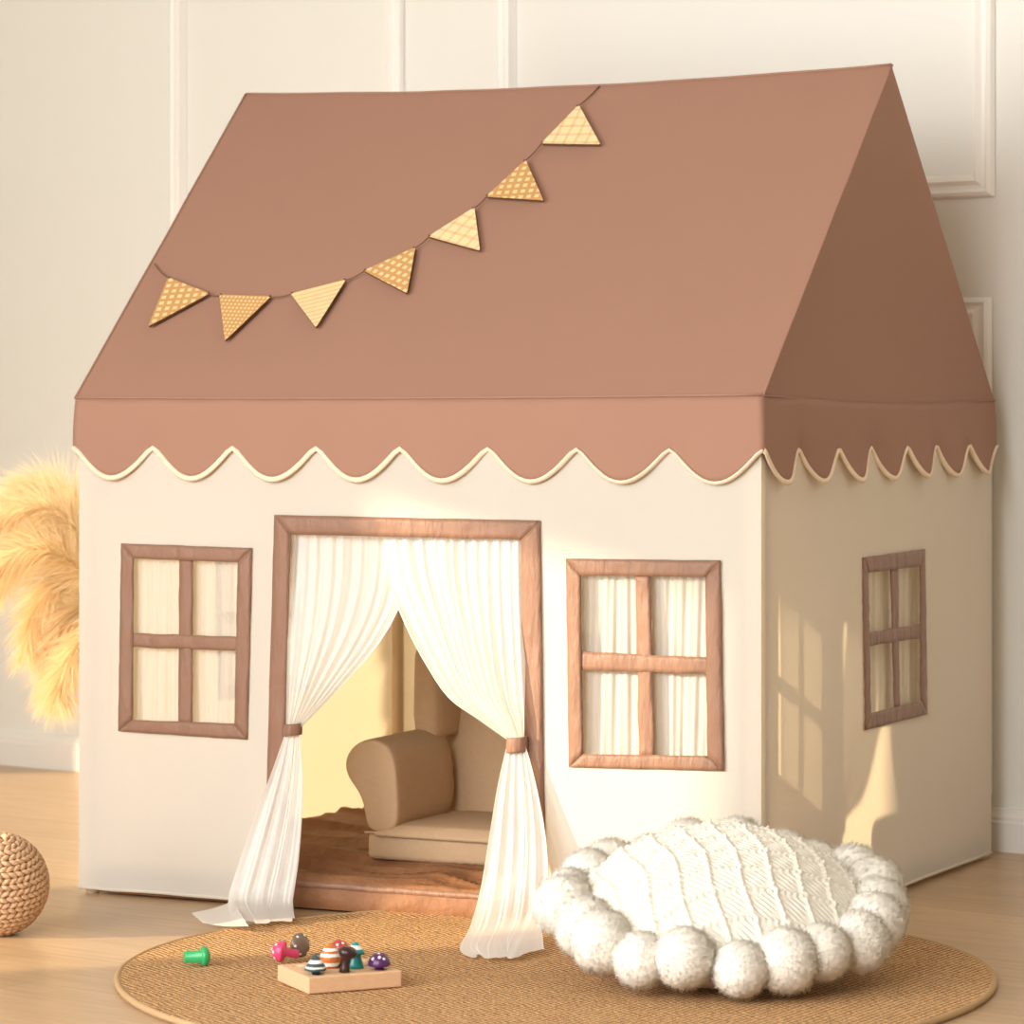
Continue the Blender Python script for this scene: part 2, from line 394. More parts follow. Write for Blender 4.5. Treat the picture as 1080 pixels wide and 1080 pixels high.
# roof
OH = .004
RZ0, RZ1 = 1.355, 1.347
def ridge(a):
    return L(-.008+a*(W+.016), D/2, RZ0+(RZ1-RZ0)*a-.013*4*a*(1-a)+.0015*nz(a*9, 2))
def roof_front(a, c, off=0.0):
    """a along, c up the slope"""
    e = L(-OH+a*(W+2*OH), -OH, EAVE-.003*math.sin(PI*a)); r = ridge(a); p = e.lerp(r, c)
    n = (r-e).cross(ES).normalized(); n = n if n.z > 0 else -n
    dip = .013*math.sin(PI*min(1, max(0, a)))**.7*math.sin(PI*c) + .0015*nz(a*7, c*5, 1)*math.sin(PI*c)
    return p - n*(dip-off)
def roof_back(a, c):
    e = L(-OH+a*(W+2*OH), D+OH, EAVE); r = ridge(a); return e.lerp(r, c)
def gable(sgn):
    s0 = W+OH if sgn > 0 else -OH; a0 = 1 if sgn > 0 else 0
    def fn(u, c):
        f = roof_front(a0, c); k = roof_back(a0, c); p = f.lerp(k, u)
        sink = .016*math.sin(PI*u)*(1-c)**.5*math.sin(PI*min(1, c*1.2+.12))
        sag = .010*math.sin(PI*u)*(1-c)**4
        return p - ES*sgn*sink - EZ*sag
    return fn
b = MB(); b.grid(roof_front, 56, 36); b.grid(roof_back, 12, 10); b.grid(gable(1), 20, 36); b.grid(gable(-1), 20, 36)
roof = b.build('roof', M_roof, tent)
# seams of the roof (stitched cords of the same cloth)
b = MB()
b.tube([roof_front(i/30, 0)+EZ*.001-ET*.001 for i in range(31)], .0022, 6)
b.tube([gable(1)(i/16, 0)+ES*.0012 for i in range(17)], .0022, 6)
b.tube([gable(-1)(i/16, 0)-ES*.0012 for i in range(17)], .0022, 6)
b.tube([roof_front(1, i/24)+ES*.0012 for i in range(25)], .0022, 6)
b.tube([roof_front(0, i/24)-ES*.0012 for i in range(25)], .0022, 6)
b.tube([ridge(i/30)+EZ*.001 for i in range(31)], .0022, 6)
b.build('seam', M_roof, roof)
# scalloped valance
def scal(u, n):
    x = u*n % 1.0
    return 1-(math.sqrt(math.sin(PI*x)**2+.012)-.11)/.9
ZT, ZP, ZB = EAVE, .727, .678
def val_pt(side_, u, c):
    n = 8 if side_ in ('f', 'b') else 7
    zb = ZB+(ZP-ZB)*scal(u, n)
    if side_ in ('l', 'r'): zb += .004*nz(u*5, 3)
    z = ZT+(zb-ZT)*c
    k = 2*PI*n*u
    lim = min(1, 12*min(u, 1-u))
    amp = .0035 if side_ in ('f', 'b') else .007
    o = OH + .003*math.sin(PI*c*.6) + amp*c*c*(math.cos(k+PI)+.6*math.sin(k*.5+1))*lim*.8
    oc = OH + .003*math.sin(PI*c*.6)
    if side_ == 'f': return L(-oc+u*(W+2*oc), -o, z-.003*math.sin(PI*u)*(1-c))
    if side_ == 'b': return L(-oc+u*(W+2*oc), D+o, z)
    sg = .010*math.sin(PI*u)*(1-c)
    if side_ == 'r': return L(W+o+.004*c*u*min(1, (1-u)*12), -oc+u*(D+2*oc), z-sg)
    return L(-oc, -oc+u*(D+2*oc), z-sg)
val = None
b = MB()
for sd in 'frbl':
    b.grid(lambda u, v, sd=sd: val_pt(sd, u, v), 128 if sd in 'fb' else 112, 10)
val = b.build('valance', M_roof, tent, solid=.0015)
b = MB()
for sd in 'frbl':
    pts = [val_pt(sd, i/128, 1.0) for i in range(129)]
    b.tube([p+EZ*.001+(-ET if sd == 'f' else ES if sd == 'r' else ET if sd == 'b' else -ES)*.001 for p in pts], .0044, 8, flat=.6)
tag(b.build('piping', M_piping, val), 'cream piping along the scallops')
# trims and windows
def strip(mb, p0, p1, q0, q1, place, n=24, seed=0, lift=.003, wob=.0009):
    """ribbon between edge p0-p1 and edge q0-q1, in wall coordinates"""
    def fn(u, v):
        a = (p0[0]+(p1[0]-p0[0])*u, p0[1]+(p1[1]-p0[1])*u); c = (q0[0]+(q1[0]-q0[0])*u, q0[1]+(q1[1]-q0[1])*u)
        e = wob*nz(u*6+seed, v*2, seed)
        x = a[0]+(c[0]-a[0])*v+e; z = a[1]+(c[1]-a[1])*v+e*.8
        o = lift+.0008*math.sin(PI*v)+.0011*nz(u*22+seed+v*3, v*2.5, seed*1.3)
        return place(x, z, o)
    mb.grid(fn, n, 4)
def window(O, I, vm, hm, place, inward, k, label=None, strip_gap=0.0):
    mb = MB()
    for i in range(4):
        j = (i+1) % 4
        strip(mb, O[i], O[j], I[i], I[j], place, seed=k*7+i*3)
    fr = mb.build('window_frame', M_trim, tent, solid=.002)
    for q, (a0, a1, b0, b1) in enumerate((vm, hm)):
        m = MB(); strip(m, a0, a1, b0, b1, place, seed=k*5+q+20, lift=.0004 if q == 0 else .0014, wob=.0016)
        m.build('mullion', M_trim, fr, solid=.0018)
    xs0 = min(O[0][0], O[3][0]); xs1 = max(O[1][0], O[2][0])-strip_gap; z0 = min(O[2][1], O[3][1]); z1 = max(O[0][1], O[1][1])
    m = MB()
    def fn(u, v):
        x = xs0+(xs1-xs0)*u+.004*math.sin(v*2.2+k)*math.sin(9*u); z = z1+(z0-z1)*v
        o = .0030*math.sin(2*PI*8*(u+.025*math.sin(3*v+k+5*u))+k)*(.45+.55*nz(u*4+k, 1)**2+.2*v) + .0012*math.sin(2*PI*19*u+k*2+v)
        return place(x, z, -.014+o)
    m.grid(fn, 150, 16); m.build('window_curtain', M_pane, fr)
    if label: tag(fr, label)
PF = lambda x, z, o: L(x, -o, z)
PR = lambda x, z, o: L(W+o, x, z)
PLf = lambda x, z, o: L(-o, x, z)
fp = lambda *p: front(*p)
window(WL_O, WL_I, (fp(189.5, 588), fp(188.5, 764), fp(203.5, 589), fp(203, 765)), (fp(139, 667.5), fp(253, 671.5), fp(139, 682.5), fp(253, 686.5)), PF, 1, 1)
window(WR_O, WR_I, (fp(670.5, 605), fp(674.5, 799), fp(686, 605), fp(690.5, 799)), (fp(612, 687), fp(749, 693.5), fp(612, 706.5), fp(749, 711)), PF, 1, 2, strip_gap=.022)
vmS = (side(939, 599), side(943, 748), side(946.5, 598), side(948.5, 747)); hmS = (side(912.5, 667.5), side(971, 658), side(912.5, 681.5), side(971, 672.5))
window(WS_O, WS_I, vmS, hmS, PR, 1, 3)
window(WS_O, WS_I, vmS, hmS, PLf, 1, 4)
mb = MB()
strip(mb, DO[0], DO[1], DI[0], DI[1], PF, 40, 31)
strip(mb, DO[0], DO[3], DI[0], DI[3], PF, 60, 37)
strip(mb, DO[1], DO[2], DI[1], DI[2], PF, 60, 41)
mb.build('door_trim', M_trim, tent, solid=.002)
# ------------------------------------------------------------------ sheer door curtains
def cpt(px, py, o=None, z=None):
    if z is not None: return ground(px, py, z)
    s, zz = front(px, py, o); return L(s, -o, zz)
def curtain_patch(mb, Lc, Rc, K, M, n, amp, ph=0.0, fine=.25, soft=.6, rag=0.0):
    Lc = [cpt(*p[:2], **p[2]) for p in Lc]; Rc = [cpt(*p[:2], **p[2]) for p in Rc]
    def fn(u, v):
        if rag: v = v*(.97+.075*nz(u*4.5, ph, 1)+.03*nz(u*13, ph, 4))
        a = cr(Lc, v); c = cr(Rc, v); p = a.lerp(c, u); w = (c-a).length
        am = amp*min(1, .3+w/.10)
        k = u+.03*math.sin(5*u+2.0*v+ph)
        k += .045*nz(u*4, v*.6, ph+3)
        g = .35+1.1*abs(nz(u*5, v*1.3, ph+1))+.4*nz(u*11, v*.8, ph)
        o = am*soft*(math.sin(2*PI*n*k+ph)*g + fine*math.sin(2*PI*n*2.7*k+1.3*ph+v)*(.4+nz(u*9, v, ph+8)))
        d = -ET
        if rag and v > .8: p = p + (c-a).normalized()*0 + (d*.03*nz(u*3.5, ph, 2)+ES*.012*nz(u*5, ph, 6)+EZ*0)*((v-.8)/.2)*rag*2.2
        p = p + d*o + EZ*0
        p.z = max(p.z, .0125+.002*abs(math.sin(20*u)))
        return p
    mb.grid(fn, K, M)
O = lambda o: dict(o=o)
Zf = lambda z: dict(z=z)
cl = MB()
curtain_patch(cl, [(306, 560, O(-.012)), (305, 610, O(-.008)), (304, 665, O(0)), (303, 720, O(.006)), (302.5, 768, O(.014))],
                  [(431, 566, O(-.030)), (425, 628, O(-.026)), (401, 677, O(-.012)), (358, 727, O(.004)), (316, 769, O(.014))], 150, 46, 9, .0085, .3)
curtain_patch(cl, [(302.5, 768, O(.014)), (290, 805, O(.030)), (272, 855, O(.05)), (251, 915, O(.085)), (241, 950, O(.12)), (249, 975, Zf(.016))],
                  [(316, 769, O(.014)), (319, 812, O(.018)), (319, 858, O(.025)), (315, 910, O(.045)), (309, 950, O(.07)), (307, 973, Zf(.016))], 110, 46, 4, .010, 1.9, soft=.38, fine=.5, rag=1)
curtain_patch(cl, [(246, 950, Zf(.022)), (228, 957, Zf(.016)), (201, 963, Zf(.013))], [(262, 977, Zf(.020)), (238, 977, Zf(.016)), (214, 974, Zf(.013))], 40, 14, 5, .003, .5)
lc = empty('door_curtain', L(DI[0][0], -.02, 0), ROT)
tag(lc, 'white sheer curtain tied back on the left of the doorway', 'curtain', 'sheer curtains in the tent doorway')
cl.build('sheer_panel', M_sheer, lc)
cr_ = MB()
curtain_patch(cr_, [(404, 562, O(-.016)), (409, 606, O(-.004)), (427, 655, O(.004)), (447, 697, O(.010)), (473, 736, O(.014)), (506, 760, O(.016)), (536, 781, O(.016))],
                   [(552, 564, O(-.012)), (552, 606, O(0)), (552.5, 655, O(.004)), (553, 697, O(.008)), (553.5, 736, O(.012)), (554, 760, O(.014)), (553, 781, O(.016))], 190, 52, 12, .0095, 2.6)
curtain_patch(cr_, [(536, 781, O(.016)), (526, 825, O(.03)), (517, 880, O(.055)), (508, 935, O(.09)), (497, 975, Zf(.034)), (485, 1001, Zf(.018)), (500, 1012, Zf(.014))],
                   [(553, 781, O(.016)), (565, 825, O(.02)), (574, 872, O(.03)), (578, 915, O(.045)), (577, 960, O(.08)), (570, 984, Zf(.03)), (562, 1008, Zf(.016))], 120, 52, 5, .010, .9, soft=.38, fine=.5, rag=1)
rc = empty('door_curtain', L(DI[1][0], -.02, 0), ROT)
tag(rc, 'white sheer curtain tied back on the right of the doorway', 'curtain', 'sheer curtains in the tent doorway')
cr_.build('sheer_panel', M_sheer, rc)
def tie(c0, c1, y0, y1, parent, o=.014):
    p0 = cpt(c0, (y0+y1)/2, o); p1 = cpt(c1, (y0+y1)/2, o); c = (p0+p1)/2; hw = (p1-p0).length/2
    zt = cpt(c0, y0, o).z; zb = cpt(c0, y1, o).z
    mb = MB()
    def fn(u, v):
        t = 2*PI*u; k = 1+.05*math.sin(PI*v)
        return c + ES*math.cos(t)*hw*k - ET*math.sin(t)*.013*k + EZ*((zt-c.z)+(zb-zt)*v + .0015*math.cos(t))
    mb.grid(fn, 36, 6, closeu=True)
    tag(mb.build('tieback', M_trim, parent, solid=.0025), 'brown satin tieback')
tie(301.5, 316.5, 763, 775, lc); tie(536, 554.5, 777, 793, rc)
# ------------------------------------------------------------------ padded floor mat
def mat_z(s, t):
    q = t + .05*nz(s*3.2, t*2, 7) + .07*s
    a = 1-abs(nz(s*1.6, q*9, 4))*2.6; c = 1-abs(nz(s*3.1+5, q*17, 9))*2.6
    f = .75*max(0, a)**2 + .45*max(0, c)**2 + .3*nz(s*4, t*8, 2) - .35
    return f
mm = MB()
s0, s1, t0, t1 = .03, W-.03, .006, D-.03
def mf(u, v):
    s = s0+(s1-s0)*u; t = t0+(t1-t0)*v
    e = min(1, min(t-t0, t1-t, s-s0, s1-s)/.02)
    e = math.sqrt(max(0, 1-(1-e)**2))
    return L(s, t, .034+.014*e+.019*mat_z(s, t)*min(1, e*1.2))
mm.grid(mf, 220, 190)
mm.grid(lambda u, v: L(s0+(s1-s0)*u, t0-.003*math.sin(PI*v), .004+.030*v), 60, 5)
mm.grid(lambda u, v: L(s0, t0+(t1-t0)*u, .004+.030*v), 20, 3); mm.grid(lambda u, v: L(s1, t0+(t1-t0)*u, .004+.030*v), 20, 3); mm.grid(lambda u, v: L(s0+(s1-s0)*u, t1, .004+.030*v), 20, 3)
mm.box(L, s0, s1, t0, t1, .0035, .0045)
mat = empty('floor_mat', L(W/2, D/2, 0), ROT)
tag(mat, 'wrinkled brown padded mat on the floor inside the play tent', 'floor mat')
mm.build('padding', M_mat, mat)
mm = MB(); mm.tube([L(s0+(s1-s0)*i/60, t0+.002+.0012*nz(i*.5, 4), .0405+.0022*nz(i*.35, 1)) for i in range(61)], .0052, 8)
mm.build('edge_piping', M_trim, mat)
# ------------------------------------------------------------------ armchair
_L = L
def L(s, t, z): return _L(s+.018, t, z)
ch = empty('armchair', L(.62, .36, .045), ROT)
tag(ch, 'small tan linen armchair with rolled arms on the mat inside the tent', 'armchair')
def sup(mb, s0, s1, t0, t1, z0, z1): mb.box(L, s0, s1, t0, t1, z0, z1)
SC = .62
b = MB(); sup(b, .405, .835, .205, .52, .056, .100); b.build('base', M_linen, ch, bevel=.010, bseg=4)
def cush_fn(u, v):
    x = 2*u-1; y = 2*v-1
    return x, y
b = MB()
def cushion(u, v):
    s = .425+.39*u; t = .198+.245*v
    e = max(0, 1-abs(2*u-1)**8)*max(0, 1-abs(2*v-1)**8)
    return L(s, t, .103+.014*e**.4+.004*math.sin(PI*u)*math.sin(PI*v)+.0012*nz(s*20, t*20))
b.grid(cushion, 40, 30)
b.grid(lambda u, v: L(.425+.39*u, .198-.002*math.sin(PI*v), .096+.007*v), 40, 3)
cu = b.build('seat_cushion', M_linen, ch)
b = MB()
pts = [L(.404+.43*i/20, .203-.002, .1005+.0006*math.sin(i)) for i in range(21)]
b.tube(pts, .0022, 6); b.build('piping', M_linen, cu)
arm_prof = [(.466, .098), (.466, .150), (.463, .195), (.459, .222), (.450, .240), (.434, .251), (.413, .254), (.391, .249), (.373, .235), (.364, .216), (.366, .197), (.376, .181), (.390, .166), (.400, .146), (.405, .122), (.408, .098)]
for mir in (0, 1):
    b = MB(); n = len(arm_prof)
    P = [((1.24-s) if mir else s, z) for s, z in arm_prof]
    rows = [(.200, .90, 0), (.203, .96, 0), (.210, 1.0, 0), (.26, 1.0, 0), (.34, 1.0, .002), (.44, 1.0, .003)]
    cx = sum(p[0] for p in P)/n; cz = sum(p[1] for p in P)/n
    vs = []
    for (t, k, dz) in rows:
        for s, z in P: vs.append(L(cx+(s-cx)*k, t, cz+(z-cz)*k+dz))
    fs = [(r*n+i, r*n+(i+1) % n, (r+1)*n+(i+1) % n, (r+1)*n+i) for r in range(len(rows)-1) for i in range(n)]
    fs += [tuple(range(n))[::-1], tuple((len(rows)-1)*n+i for i in range(n))]
    b.add(vs, fs); b.build('arm', M_linen, ch, subsurf=2)
    # wing above the arm
    w = MB(); q = 1 if not mir else -1; c = .425 if not mir else .815
    def wf(u, v, c=c, q=q):
        ang = 2*PI*u; zz = .236+.172*v
        k = (1 if v < .8 else math.sqrt(max(0, 1-((v-.8)/.2)**2)))*(.86+.14*min(1, v/.25)) if 0 < v < 1 else 0
        cxx = math.copysign(abs(math.cos(ang))**.5, math.cos(ang)); sy = math.copysign(abs(math.sin(ang))**.6, math.sin(ang))
        return L(c+.027*cxx*k-q*.004*v, .415+.055*sy*k+.015*v, zz)
    w.grid(wf, 32, 24, closeu=True); w.build('wing', M_linen, ch)
b = MB()
def bf(u, v):
    ang = 2*PI*u; z = .09+.325*v
    k = 1 if v < .85 else math.sqrt(max(0, 1-((v-.85)/.15)**2))
    sx = math.copysign(abs(math.cos(ang))**.25, math.cos(ang)); sy = math.copysign(abs(math.sin(ang))**.5, math.sin(ang))
    return L(.62+(.212*(.6+.4*k))*sx, .475+.045*v+(.05*k+.001)*sy, z)
b.grid(bf, 64, 30, closeu=True); b.build('backrest', M_linen, ch)
for (s, t) in ((.44, .235), (.80, .235), (.44, .49), (.80, .49)):
    b = MB(); b.tube([L(s, t, .044), L(s, t, .058)], .012, 14); b.build('foot', M_black, ch)
L = _L
# ------------------------------------------------------------------ bunting on the roof
bun = empty('bunting', roof_front(.4, .5, .004))
tag(bun, 'string of seven small wooden triangle pennants draped across the brown roof', 'bunting')
e0 = L(-OH, -OH, EAVE); r0 = L(-OH, D/2, 1.351)
RN = (r0-e0).cross(ES).normalized(); RN = RN if RN.z > 0 else -RN
def onroof(px, py, off=.006):
    p = hit(px, py, e0-RN*.006, RN)
    for _ in range(3):
        q = p-A; a = (q.dot(ES)+OH)/(W+2*OH); c = (q.dot(ET)+OH)/(D/2+OH)
        sfc = roof_front(a, c, off); p = hit(px, py, sfc, RN)
    return p
PENS = [((178, 294), (222, 311), (157, 346), 'checks'), ((232, 312), (287, 314), (238, 361), 'dots'), ((307, 311), (366, 296), (334, 347), 'stripes'),
        ((384, 287), (439, 262), (430, 311), 'checks'), ((452, 251), (501, 220), (507, 266), 'plaid'), ((513, 209), (555, 170), (574, 213), 'checks'), ((571, 153), (611, 112), (634, 154), 'plaid')]
PL = {'checks': 'toasted pennant engraved with pale squares', 'dots': 'toasted pennant engraved with rows of small dots', 'stripes': 'pale wood pennant with thin straight lines', 'plaid': 'pale wood pennant with fine plaid lines'}
sp = [onroof(163, 278, .002)]
for (a, c, d, kind) in PENS:
    P3 = [onroof(*a), onroof(*c), onroof(*d)]
    # round the three corners a little
    ring = []; uvs = []
    base = (P3[1]-P3[0]).length; e1 = (P3[1]-P3[0]).normalized(); e2 = RN.cross(e1).normalized()
    if (P3[2]-P3[0]).dot(e2) < 0: e2 = -e2
    for i in range(3):
        p = P3[i]; pa = P3[(i-1) % 3]; pb = P3[(i+1) % 3]
        for k in range(5):
            t = k/4; q0 = p+(pa-p).normalized()*.004; q1 = p+(pb-p).normalized()*.004
            ring.append(q0*(1-t)**2+p*2*t*(1-t)+q1*t*t)
    n = len(ring); top = [p+RN*.0035 for p in ring]
    m = MB(); m.add(top+ring, [tuple(range(n)), tuple(range(n, 2*n))[::-1]], 0)
    m.add([], [], 1)
    for i in range(n): m.f.append((i, (i+1) % n, n+(i+1) % n, n+i)); m.mi.append(1)
    ob = m.build('pennant', [PEN[kind], M_burnt], bun, smooth=False); tag(ob, PL[kind])
    me = ob.data; uvl = me.uv_layers.new(name='UVMap')
    org = P3[0]-bun.location; e1l, e2l = e1, e2
    for lp in me.loops:
        q = me.vertices[lp.vertex_index].co-org; uvl.data[lp.index].uv = (q.dot(e1l)/.085, q.dot(e2l)/.085)
    sp += [P3[0]+RN*.002+(P3[1]-P3[0])*.03, P3[1]+RN*.002-(P3[1]-P3[0])*.03]
sp.append(onroof(632, 91, .002))
m = MB()
for i in range(0, len(sp)-1, 2):                      # free cord between the pennants
    p, q = sp[i], sp[i+1]; dn = (e0-r0).normalized()
    pts = [p.lerp(q, k/8)+dn*.004*math.sin(PI*k/8) for k in range(9)]
    m.tube(pts, .0011, 6)
for i in range(1, len(sp)-1, 2):                      # cord behind the pennants
    m.tube([sp[i]-RN*.004, sp[i+1]-RN*.004], .0011, 6)
for i in range(1, len(sp)-1):
    m.sphere(sp[i]+RN*.0015, .0022, 8, 6)
m.build('string', M_string, bun)
# ------------------------------------------------------------------ round rug
RC = V((.057, 4.48, 0)); RR = .605
def rr(t): return RR*(1+.006*math.sin(3*t+1)+.004*math.sin(5*t))
rug = empty('round_rug', RC)
tag(rug, 'round woven jute rug on the floor in front of the play tent', 'rug')
m = MB()
def rg(u, v):
    t = 2*PI*u; r = rr(t)*(v if v < 1 else 1)
    return RC + V((r*math.cos(t), r*math.sin(t), .0085))
m.grid(rg, 120, 10, closeu=True)
m.grid(lambda u, v: RC+V((rr(2*PI*u)*math.cos(2*PI*u), rr(2*PI*u)*math.sin(2*PI*u), .0085*(1-v)+.0005)), 120, 1, closeu=True)
m.build('woven_field', M_rug, rug)
m = MB()
m.tube([RC+V((rr(t)*math.cos(t), rr(t)*math.sin(t), .0050)) for t in [2*PI*i/160 for i in range(160)]], .0050, 8, closed=True)
m.build('rug_binding', M_rugedge, rug)
# ------------------------------------------------------------------ knitted cushion with pompoms
RUGZ = .0095
cc = V((.285+.005, 4.435, .102))
tilt = math.radians(13.5)
RM = Matrix.Rotation(tilt, 3, 'X') @ Matrix.Rotation(math.radians(11), 3, 'Z')
def cw(p): return cc + RM @ V(p)
ck = empty('cushion', V((cc.x, cc.y, RUGZ)))
tag(ck, 'round ivory knitted cushion edged with fluffy pompoms on the jute rug', 'cushion')
CRd = .205; HT = .100; HB = .085
def ribs(x, y):
    """raised lattice of cables, x across, y away"""
    P = .041
    xx = x+.004*math.sin(y*40); yy = y+.005*math.sin(x*30)
    fx = abs((xx/P+.5) % 1-.5)*P; fy = abs((yy/P) % 1-.5); fy = abs((yy/P+.5) % 1-.5)*P
    h = .0046*math.exp(-(fx/.0032)**2)*(.8+.2*math.sin(y*700)) + .0046*math.exp(-(fy/.0032)**2)*(.8+.2*math.sin(x*700))
    # leaf texture inside the cells
    cx = ((xx/P) % 1)-.5; cy = ((yy/P) % 1)-.5
    if (cx+cy) % 1 < 2: h += .0016*math.sin((cx*P+cy*P)*620)*math.exp(-((cx-cy)/.3)**2)
    return h
m = MB(); NN = 330
def top(u, v):
    x = 2*u-1; y = 2*v-1                    # square to disc
    dx = x*math.sqrt(max(0, 1-y*y/2)); dy = y*math.sqrt(max(0, 1-x*x/2))
    r2 = min(1, dx*dx+dy*dy)
    z = HT*(1-r2**1.1)**.78
    h = ribs(dx*CRd, dy*CRd)*min(1, (1-r2)*8)
    z += .004*nz(dx*2, dy*2, 3)*(1-r2)
    n = V((dx*.9, dy*.9, .8)).normalized()
    return cw(V((dx*CRd, dy*CRd, z))+n*h)
m.grid(top, NN, NN); m.build('knitted_cover', M_knit, ck)
m = MB()
def bot(u, v):
    t = 2*PI*u; r = v
    return cw(V((CRd*r*math.cos(t), CRd*r*math.sin(t), -HB*(1-r**2.2)**.62)))
m.grid(bot, 64, 20, closeu=True)
und = m.build('underside', M_pillow_under, ck)
# pompom: core plus short yarn ends
def pom_mesh(seed):
    random.seed(seed); m = MB(); R = .0345
    def lump(d): return 1+.07*noise.noise(d*2.2+V((seed, 0, 0)))
    def fn(u, v):
        th = 2*PI*u; ph = PI*v; d = V((math.sin(ph)*math.cos(th), math.sin(ph)*math.sin(th), -math.cos(ph)))
        return d*R*lump(d)*(.955+.07*noise.noise(d*8+V((seed, 1, 0)))+.11*noise.noise(d*18))
    m.grid(fn, 64, 44, closeu=True)
    N_ = 3400
    for i in range(N_):
        z = 1-2*(i+.5)/N_; r = math.sqrt(1-z*z); t = i*2.399963; d = V((r*math.cos(t), r*math.sin(t), z))
        d = (d+V([random.gauss(0, .06) for _ in range(3)])).normalized()
        a = d.cross(V((random.random(), random.random(), random.random()))).normalized()
        ll = R*(random.uniform(1.0, 1.17))*lump(d)
        tip = (d+V([random.gauss(0, .11) for _ in range(3)])).normalized()*ll
        w = .00055; p = d*R*.91
        c2 = d.cross(a)
        m.add([p+a*w, p-a*w*.5+c2*w*.9, p-a*w*.5-c2*w*.9, tip], [(0, 1, 3), (1, 2, 3), (2, 0, 3)])
    me = bpy.data.meshes.new('pompom'); me.from_pydata([tuple(p) for p in m.v], [], m.f); me.materials.append(M_pom)
    for p in me.polygons: p.use_smooth = True
    me.update()
    me.normals_split_custom_set_from_vertices([tuple(v.co.normalized()) for v in me.vertices])   # yarn ends shade as one soft ball
    return me
PM = [pom_mesh(k) for k in (1, 2, 3)]
random.seed(5)
NP = 21
for i in range(NP):
    t = 2*PI*i/NP+.05+random.uniform(-.04, .04); rr_ = .216+random.uniform(-.009, .007)
    z = random.uniform(-.006, .010)
    o = bpy.data.objects.new('pompom', PM[i % 3]); COL.objects.link(o); o.parent = ck
    sc = random.uniform(1.08, 1.27)
    p = cw((rr_*math.cos(t), rr_*math.sin(t), z)); p.z = max(p.z, RUGZ+.034*sc)
    o.location = p-ck.location; o.rotation_euler = (random.uniform(0, 6), random.uniform(0, 6), random.uniform(0, 6)); o.scale = (sc, sc, sc*.97)
# ------------------------------------------------------------------ braided straw ball / pouf
pc = ground(-4, 986); PRad = .0775
pcz = PRad*.97
m = MB(); PRM = Matrix.Rotation(math.radians(14), 3, 'X') @ Matrix.Rotation(math.radians(3), 3, 'Y')
C0 = V((pc.x, pc.y+.005, pcz))
m.sphere(C0, PRad*.93, 32, 20, (1, 1, .97))
rows = 26
for j in range(rows):
    ph = PI*(j+.5)/rows; r = math.sin(ph)
    if j < 1: continue
    cnt = max(5, int(2*PI*r*PRad/.0115))
    for k in range(cnt):
        th = 2*PI*(k+.5*(j % 2)+random.uniform(-.1, .1))/cnt + j*.13
        d = V((r*math.cos(th), r*math.sin(th), math.cos(ph)))
        tn = V((-math.sin(th), math.cos(th), 0)); bn = d.cross(tn)
        ang = .42 if j % 2 else -.42
        ax = tn*math.cos(ang)+bn*math.sin(ang); ay = d.cross(ax)
        Mx = Matrix((ax, ay, d)).transposed()
        c = C0 + PRM @ (d*PRad*.965); 
        m.sphere(c, 1, 8, 6, (.0088, .0043, .0046), PRM @ Mx)
pf = m.build('braided_ball', M_straw); tag(pf, 'round braided straw ball on the floor at the left edge', 'decorative ball')
# ------------------------------------------------------------------ peg board and toadstool pegs
fc = ground(325, 1049, RUGZ); e1 = (ground(424, 1041, RUGZ)-fc); bw = e1.length; e1.normalize(); e2 = V((-e1.y, e1.x, 0))
BH = .0225; BT = RUGZ+BH
BW = bw; BL = .114
def Bp(x, y, z): return fc+e1*x+e2*y+EZ*(z)
holes = [(BW*(.5+i)/3, BL*(.5+j)/3) for i in range(3) for j in range(3)]
m = MB(); m.box(Bp, 0, BW, 0, BL, 0, BH)
bd = m.build('peg_board', M_beech, smooth=False); tag(bd, 'square pale wooden peg board with holes on the jute rug', 'toy')
cutm = MB()
for hx, hy in holes: cutm.lathe([(.0075, BH-.012), (.0075, BH+.01)], Matrix.Translation(Bp(hx, hy, 0)), 24)
# holes are cut with an exact boolean applied right away
co = cutm.build('hole_cutter', M_beech)
bo = bd.modifiers.new('holes', 'BOOLEAN'); bo.object = co; bo.operation = 'DIFFERENCE'; bo.solver = 'EXACT'
dg = bpy.context.evaluated_depsgraph_get(); dg.update()
nm = bpy.data.meshes.new_from_object(bd.evaluated_get(dg)); bd.modifiers.clear(); bd.data = nm
bpy.data.objects.remove(co)
d = bd.modifiers.new('bevel', 'BEVEL'); d.width = .0022; d.segments = 3; d.limit_method = 'ANGLE'; d.angle_limit = math.radians(60)
def paint(name, c, r=.3): return plain(name, c, r, .5)
P_white = paint('white_paint', (.85, .82, .78)); P_teal = paint('dark_teal_paint', (.035, .085, .10)); P_orange = paint('orange_paint', (.55, .16, .035))
P_black = paint('dark_maroon_paint', (.035, .012, .012)); P_red = paint('red_paint', (.42, .05, .05)); P_green = paint('green_paint', (.03, .38, .12)); P_aqua = paint('turquoise_paint', (.02, .27, .25))
P_purple = paint('purple_paint', (.085, .02, .12)); P_pink = paint('pink_paint', (.72, .06, .17)); P_taupe = paint('taupe_paint', (.18, .125, .09))
def topo(px, py, z=BT):  # base centre on the board
    return ground(px, py, z)
